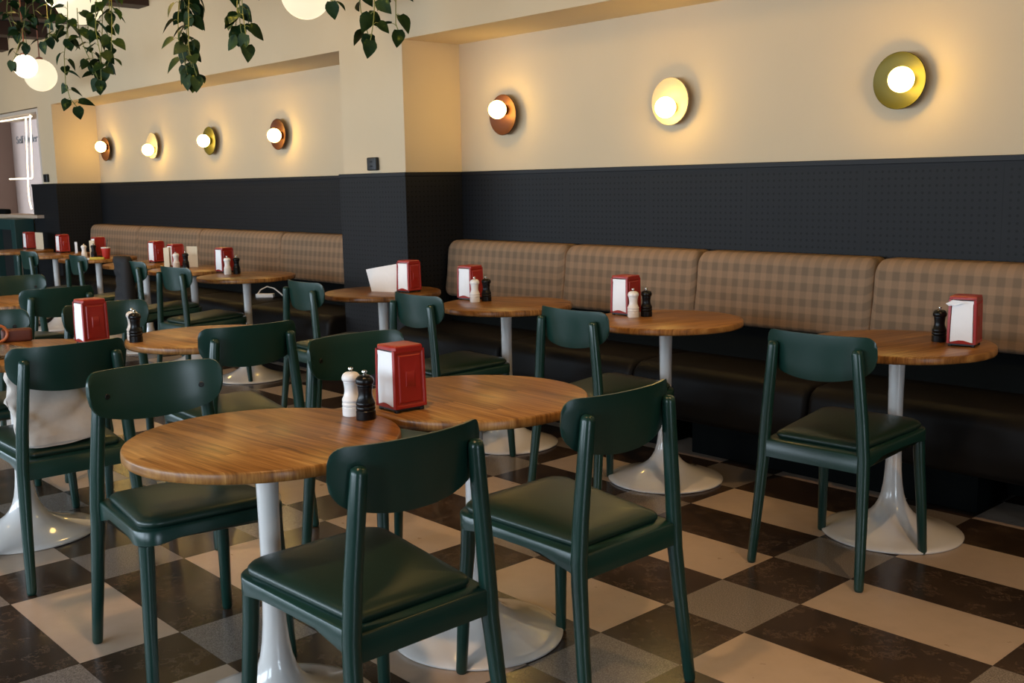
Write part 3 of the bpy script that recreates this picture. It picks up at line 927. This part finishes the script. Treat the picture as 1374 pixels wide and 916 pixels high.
# ------------------------------------------------------------------ sconces
def sconce(x, z, bx, bz, mat, lab):
    YPL = 4.575
    root = empty('wall_sconce', lab, 'wall lamp', (x, YR, z), 0, 'disc wall lamps')
    bm = bmesh.new()
    add_lathe(bm, [(0, 0), (.042, 0), (.042, .036), (0, .036)], 24)
    bmesh.ops.rotate(bm, verts=bm.verts, cent=(0, 0, 0), matrix=Matrix.Rotation(PI/2, 3, 'X'))
    obj('backplate', bm, MAT['rail_black'], root)
    bm = bmesh.new()
    add_lathe(bm, [(0, .0362), (.08, .0362), (.118, .040), (.1255, .045), (.1265, .049), (.1245, .0515), (.117, .048), (.08, .044), (0, .0435)], 56)
    bmesh.ops.rotate(bm, verts=bm.verts, cent=(0, 0, 0), matrix=Matrix.Rotation(PI/2, 3, 'X'))
    obj('disc', bm, mat, root)
    dx, dz = bx-x, bz-z
    bm = bmesh.new()
    add_lathe(bm, [(0, .0437), (.030, .0437), (.031, .046), (.031, .066), (.028, .072), (0, .072)], 28)
    bmesh.ops.rotate(bm, verts=bm.verts, cent=(0, 0, 0), matrix=Matrix.Rotation(PI/2, 3, 'X'))
    bmesh.ops.translate(bm, verts=bm.verts, vec=(dx, 0, dz))
    obj('lamp_holder', bm, mat, root)
    bm = bmesh.new(); add_sphere(bm, (dx, -.112, dz), .056, 32, 20)
    obj('globe', bm, MAT['bulb'], root)
SC = [(-5.066, 1.791, -5.045, 1.820, 'copper', 'copper disc wall lamp, leftmost of the three over the near banquette'),
      (-3.718, 1.784, -3.697, 1.749, 'cream_plate', 'cream disc wall lamp in the middle over the near banquette'),
      (-2.407, 1.788, -2.365, 1.786, 'olive', 'olive brass disc wall lamp furthest right over the near banquette'),
      (-11.445, 1.800, -11.400, 1.822, 'copper', 'copper disc wall lamp at the far left end over the far banquette'),
      (-10.265, 1.792, -10.225, 1.750, 'cream_plate', 'cream disc wall lamp over the far banquette'),
      (-9.052, 1.790, -9.035, 1.789, 'olive', 'olive brass disc wall lamp over the far banquette'),
      (-7.839, 1.795, -7.785, 1.782, 'copper', 'dark copper disc wall lamp nearest the pilaster over the far banquette')]
for x, z, bx, bz, mt, lab in SC: sconce(x, z, bx, bz, MAT[mt], lab)

# small black wall controls
for x, lab in ((-5.88, 'small black wall control on the cream pilaster'), (-12.03, 'small black wall control on the far pilaster')):
    root = empty('wall_control', lab, 'wall control', (x, YP, 1.506))
    bm = bmesh.new(); add_box(bm, -.052, .052, -.030, 0, -.043, .043, .008, 3); obj('housing', bm, MAT['black_plastic'], root)
    bm = bmesh.new()
    for z in (-.014, .014): add_box(bm, -.014, .014, -.0325, -.029, z-.006, z+.006, .002)
    obj('button', bm, MAT['rail_black'], root)

# ------------------------------------------------------------------ pendants
def ray(x, y):
    a, b = (x-687)/F_PX, (y-458)/F_PX
    return FWD + EX*a - EY*b
CAMP = Vector((0, 0, HC))
PN = [(106, 0, 32, .15, 'globe', 'large glowing globe pendant at the top left among the vines'),
      (34, 89, 15.5, .095, 'globe_hot', 'small bright globe pendant in front of a larger one at far left'),
      (54.5, 101, 21, .15, 'globe', 'glowing globe pendant at far left behind the small bright one'),
      (410, -8, 33, .15, 'globe', 'large glowing globe pendant cut by the top edge above the far recess'),
      (75, -5, 15, .095, 'globe_hot', 'small bright globe pendant peeking from behind the large top left globe')]
for x, y, rp, R0, mt, lab in PN:
    p = CAMP + ray(x, y)*(F_PX*R0/rp)
    root = empty('globe_pendant', lab, 'pendant lamp', (p.x, p.y, ZC), 0, 'globe pendants')
    dz = p.z-ZC
    bm = bmesh.new(); add_tube(bm, [(0, 0, dz+R0*.97), (0, 0, -.02)], .006, 8); obj('cord', bm, MAT['cord'], root)
    bm = bmesh.new(); add_lathe(bm, [(0, 0), (.05, 0), (.05, -.018), (.045, -.025), (0, -.025)], 24); obj('canopy', bm, MAT['cord'], root)
    bm = bmesh.new(); add_lathe(bm, [(0, dz+R0*.965), (.032, dz+R0*.965), (.030, dz+R0*1.09), (.012, dz+R0*1.14), (0, dz+R0*1.14)], 20); obj('cap', bm, MAT['cord'], root)
    bm = bmesh.new(); add_sphere(bm, (0, 0, dz), R0, 40, 28); obj('globe', bm, MAT[mt], root)

# ------------------------------------------------------------------ hanging vines
def leaf(bm, base, direc, up, L):
    """heart shaped, folded, drooping leaf"""
    d = direc.normalized(); s = d.cross(up)
    if s.length < 1e-3: s = d.cross(Vector((1, 0, 0)))
    s.normalize(); n = s.cross(d).normalized()
    rows = [(0.0, .0), (.04, .24), (.16, .37), (.34, .41), (.55, .34), (.75, .21), (.9, .09), (1.0, .0)]
    mid, lf, rt = [], [], []
    for f, w in rows:
        droop = -.22*f*f*L
        c = base + d*(f*L) + n*droop
        back = -.07*L if .0 < f < .1 else 0
        mid.append(bm.verts.new(c))
        if w > 0:
            lf.append(bm.verts.new(c+s*w*L+n*(.10*L*w/.4)+d*back)); rt.append(bm.verts.new(c-s*w*L+n*(.10*L*w/.4)+d*back))
        else:
            lf.append(None); rt.append(None)
    for side in (lf, rt):
        for i in range(len(rows)-1):
            q = [mid[i], mid[i+1], side[i+1], side[i]]
            q = [v for v in q if v]
            if len(q) >= 3: bm.faces.new(q)

def vine(lab, strands, t0, lsize, seed):
    rnd = random.Random(seed)
    top = CAMP + ray(*strands[0][0])*t0
    root = empty('hanging_pothos', lab, 'hanging plant', (top.x, top.y, ZC), 0, 'trailing pothos vines')
    O = Vector((top.x, top.y, ZC))
    sb, lb = bmesh.new(), bmesh.new()
    for sidx, st in enumerate(strands):
        tt = t0 + rnd.uniform(-.12, .12)
        pts = [CAMP + ray(x, y)*tt - O for x, y in st]
        pts = [Vector((pts[0].x, pts[0].y, 0.0))] + pts
        dense = []
        for a, b in zip(pts[:-1], pts[1:]):
            n = max(2, int((b-a).length/.02))
            for i in range(n): dense.append(a+(b-a)*i/n)
        dense.append(pts[-1])
        add_tube(sb, dense[::2]+[dense[-1]], .0026, 6)
        # leaves alternate down the stem
        acc = 0; side = rnd.choice((-1, 1)); step = lsize*.46
        start = (pts[1]-pts[0]).length - .12
        for i in range(1, len(dense)):
            seg = (dense[i]-dense[i-1]).length; acc += seg
            if acc > step:
                acc = rnd.uniform(-.25, .2)*step; side = -side
                if dense[i].z > pts[1].z+.25: continue
                ang = rnd.uniform(-1.3, 1.3)
                out = (EX*side*math.cos(ang) - FWD*math.sin(ang)*1.1 + Vector((0, 0, rnd.uniform(-.9, .25)))).normalized()
                pet = dense[i] + out*lsize*.28 + Vector((0, 0, .01))
                add_tube(sb, [dense[i], (dense[i]+pet)/2+Vector((0, 0, .006)), pet], .0016, 5)
                upv = Vector((rnd.uniform(-.8, .8), rnd.uniform(-.8, .8), 1))-FWD*rnd.uniform(-.2, 1.0)
                leaf(lb, pet, (out+Vector((0, 0, rnd.uniform(-.75, -.1)))).normalized(), upv, lsize*rnd.uniform(.72, 1.1))
        leaf(lb, pts[-1], Vector((rnd.uniform(-.4, .4), rnd.uniform(-.3, .3), -1)), -FWD+EX*rnd.uniform(-.5, .5), lsize*.95)
    obj('stem', sb, MAT['stem'], root, angle=80)
    obj('foliage', lb, MAT['leaf'], root, angle=80)

vine('trailing vine at the far top left corner before the dark ceiling', [[(36, -40), (34, 25), (28, 50), (21, 75), (17, 82)], [(12, -40), (9, 18), (16, 36)], [(46, -40), (44, 10), (47, 24)], [(16, -40), (15, 20), (24, 44)], [(22, -40), (26, 20), (34, 48), (36, 60)]], 7.6, .085, 1)
vine('leafy vine beside the top left globe, left of it', [[(60, -40), (63, 12), (64, 26)], [(72, -40), (68, 20), (66, 50)], [(80, -40), (79, 30), (74, 44), (58, 56)]], 7.0, .085, 2)
vine('longest trailing vine, hanging right of the top left globe', [[(92, -40), (90, 40), (86, 75), (88, 112), (94, 132), (103, 143)], [(100, -40), (105, 36), (112, 62), (126, 92), (133, 110)], [(119, -40), (118, 46), (126, 84)], [(138, -40), (137, 50), (135, 95)], [(149, -40), (150, 42), (149, 76), (142, 92)], [(130, -40), (128, 40), (134, 70), (136, 108)], [(146, -40), (147, 18)], [(90, -40), (91, 52)]], 6.6, .088, 3)
vine('dark trailing vine hanging over the far recess, ending in a dense clump', [[(244, -40), (239, 18), (239, 52), (246, 76), (252, 100)], [(254, -40), (253, 30), (253, 66), (264, 102)], [(250, -40), (253, 72), (258, 90), (260, 104)], [(262, -40), (264, 6)], [(246, -20), (252, 70), (248, 88)]], 6.0, .095, 4)
vine('short trailing vine just left of the large top globe', [[(319, -40), (318, 22), (315, 40)], [(320, -40), (322, 30), (325, 52), (332, 60)], [(322, -40), (326, 20), (330, 46)]], 5.6, .098, 5)
vine('trailing vine right of the large top globe, above the pilaster', [[(447, -40), (445, 2)], [(480, -40), (484, 14), (490, 34), (494, 46)], [(503, -40), (502, 22), (499, 44), (497, 54)], [(531, -40), (531, 8), (531, 32), (534, 40)]], 5.1, .092, 6)

# ------------------------------------------------------------------ neon sign in the serving window
bm = bmesh.new()
YN = 4.20
add_tube(bm, [(-12.565, YN, 2.215), (-12.66, YN, 1.535), (-12.68, YN, 1.515), (-12.71, YN, 1.512), (-13.45, YN, 1.515)], .0085, 10)
add_tube(bm, [(-12.65, YN-.02, 2.20), (-12.76, YN-.02, 1.46), (-12.775, YN-.02, 1.36), (-12.765, YN-.02, 1.26), (-12.72, YN-.02, 1.165)], .0085, 10)
add_tube(bm, [(-14.6, YN, 2.20), (-12.52, YN, 2.195)], .0085, 10)
neon = obj('neon_sign', bm, MAT['neon'])
tag(neon, 'warm white neon tube sign glowing in the far left serving window', 'neon sign')

ld = D.lights.new('alcove_fill', 'POINT'); ld.energy = 12; ld.color = (1.0, .80, .62); ld.shadow_soft_size = .2  # added fill light that brightens the alcove, no fixture there
lo = D.objects.new('alcove_fill', ld); COL.objects.link(lo); lo.location = (-13.6, 5.0, 2.3)
# ------------------------------------------------------------------ bin station under the serving window
st = empty('bin_station', 'dark green bin station under the far left serving window', 'bin station', (-12.86, 3.98, 0))
bm = bmesh.new()
add_box(bm, -.47, -.31, -.07, .14, 0, 1.06, .006); add_box(bm, .22, .36, -.07, .14, 0, 1.06, .006)
add_box(bm, -.31, .22, -.07, .14, .94, 1.06, .004); add_box(bm, -.31, .22, -.07, .14, 0, .10, .004)
obj('cabinet', bm, MAT['dark_green'], st, smooth=False)
bm = bmesh.new(); add_box(bm, -.31, .22, .0, .13, .10, .94); obj('bin_recess', bm, MAT['black_void'], st, smooth=False)
tr = obj('dark_cloth', add_box(bmesh.new(), -13.62, -13.30, 4.06, 4.14, 1.106, 1.165, .02, 3), MAT['plinth_black'])
tag(tr, 'dark folded cloth lying on the serving window sill', 'cloth')

# ------------------------------------------------------------------ light
world = D.worlds.new('daylight'); scn.world = world; world.use_nodes = True
bg = world.node_tree.nodes['Background']
bg.inputs[0].default_value = (.72, .86, 1.0, 1); bg.inputs[1].default_value = 13.0
for k, (a, b) in enumerate(WIN):
    ld = D.lights.new('window_daylight', 'AREA'); ld.shape = 'RECTANGLE'; ld.size = b-a; ld.size_y = 1.35
    ld.cycles.is_portal = True
    lo = D.objects.new('window_daylight', ld); COL.objects.link(lo)
    lo.location = ((a+b)/2, YF-.14, 1.425); lo.rotation_euler = (PI/2, 0, 0)   # faces +Y into the room
ld = D.lights.new('window_daylight', 'AREA'); ld.shape = 'RECTANGLE'; ld.size = 2.2; ld.size_y = 2.55; ld.cycles.is_portal = True
lo = D.objects.new('window_daylight', ld); COL.objects.link(lo)
lo.location = (XRT+.14, -1.4, 1.575); lo.rotation_euler = (PI/2, 0, PI/2)
def spot(x, y, tx, ty, e, size=70, r=.05, col=(1.0, .60, .28)):
    ld = D.lights.new('ceiling_spot', 'SPOT'); ld.energy = e; ld.color = col; ld.spot_size = math.radians(size); ld.spot_blend = .6; ld.shadow_soft_size = r
    lo = D.objects.new('ceiling_spot', ld); COL.objects.link(lo); lo.location = (x, y, ZC-.16)
    d = Vector((tx, ty, .4))-lo.location
    lo.rotation_euler = d.to_track_quat('-Z', 'Y').to_euler()
for x in (-10.5, -8.2, -5.9, -3.6, -1.3, 1.0):
    spot(x+.8, 2.3, x-.1, 3.2, 75, r=.03)
for x in (-7.0, -4.6, -2.2, .2):
    spot(x+.3, 1.15, x-.1, 1.5, 95)
# added warm fill lights at assumed unseen pendants, to warm the upper wall
for x in (-12.6, -8.6, -6.2, -3.8, -1.4, 1.0):
    for y, e in ((.4, 5), (2.75, 15)):
        ld = D.lights.new('pendant_fill', 'POINT'); ld.energy = e; ld.color = (1.0, .65, .19); ld.shadow_soft_size = .15
        lo = D.objects.new('pendant_fill', ld); COL.objects.link(lo); lo.location = (x, y, 2.62)

vs = scn.view_settings
scn.display_settings.display_device = 'sRGB'
vs.view_transform = 'Standard'; vs.look = 'None'; vs.exposure = 0.0; vs.gamma = 1.0; vs.use_curve_mapping = False
scn.cycles.use_denoising = True
scn.cycles.max_bounces = 6; scn.cycles.diffuse_bounces = 4; scn.cycles.glossy_bounces = 3
scn.cycles.sample_clamp_indirect = 4.0
scn.cycles.caustics_reflective = False; scn.cycles.caustics_refractive = False
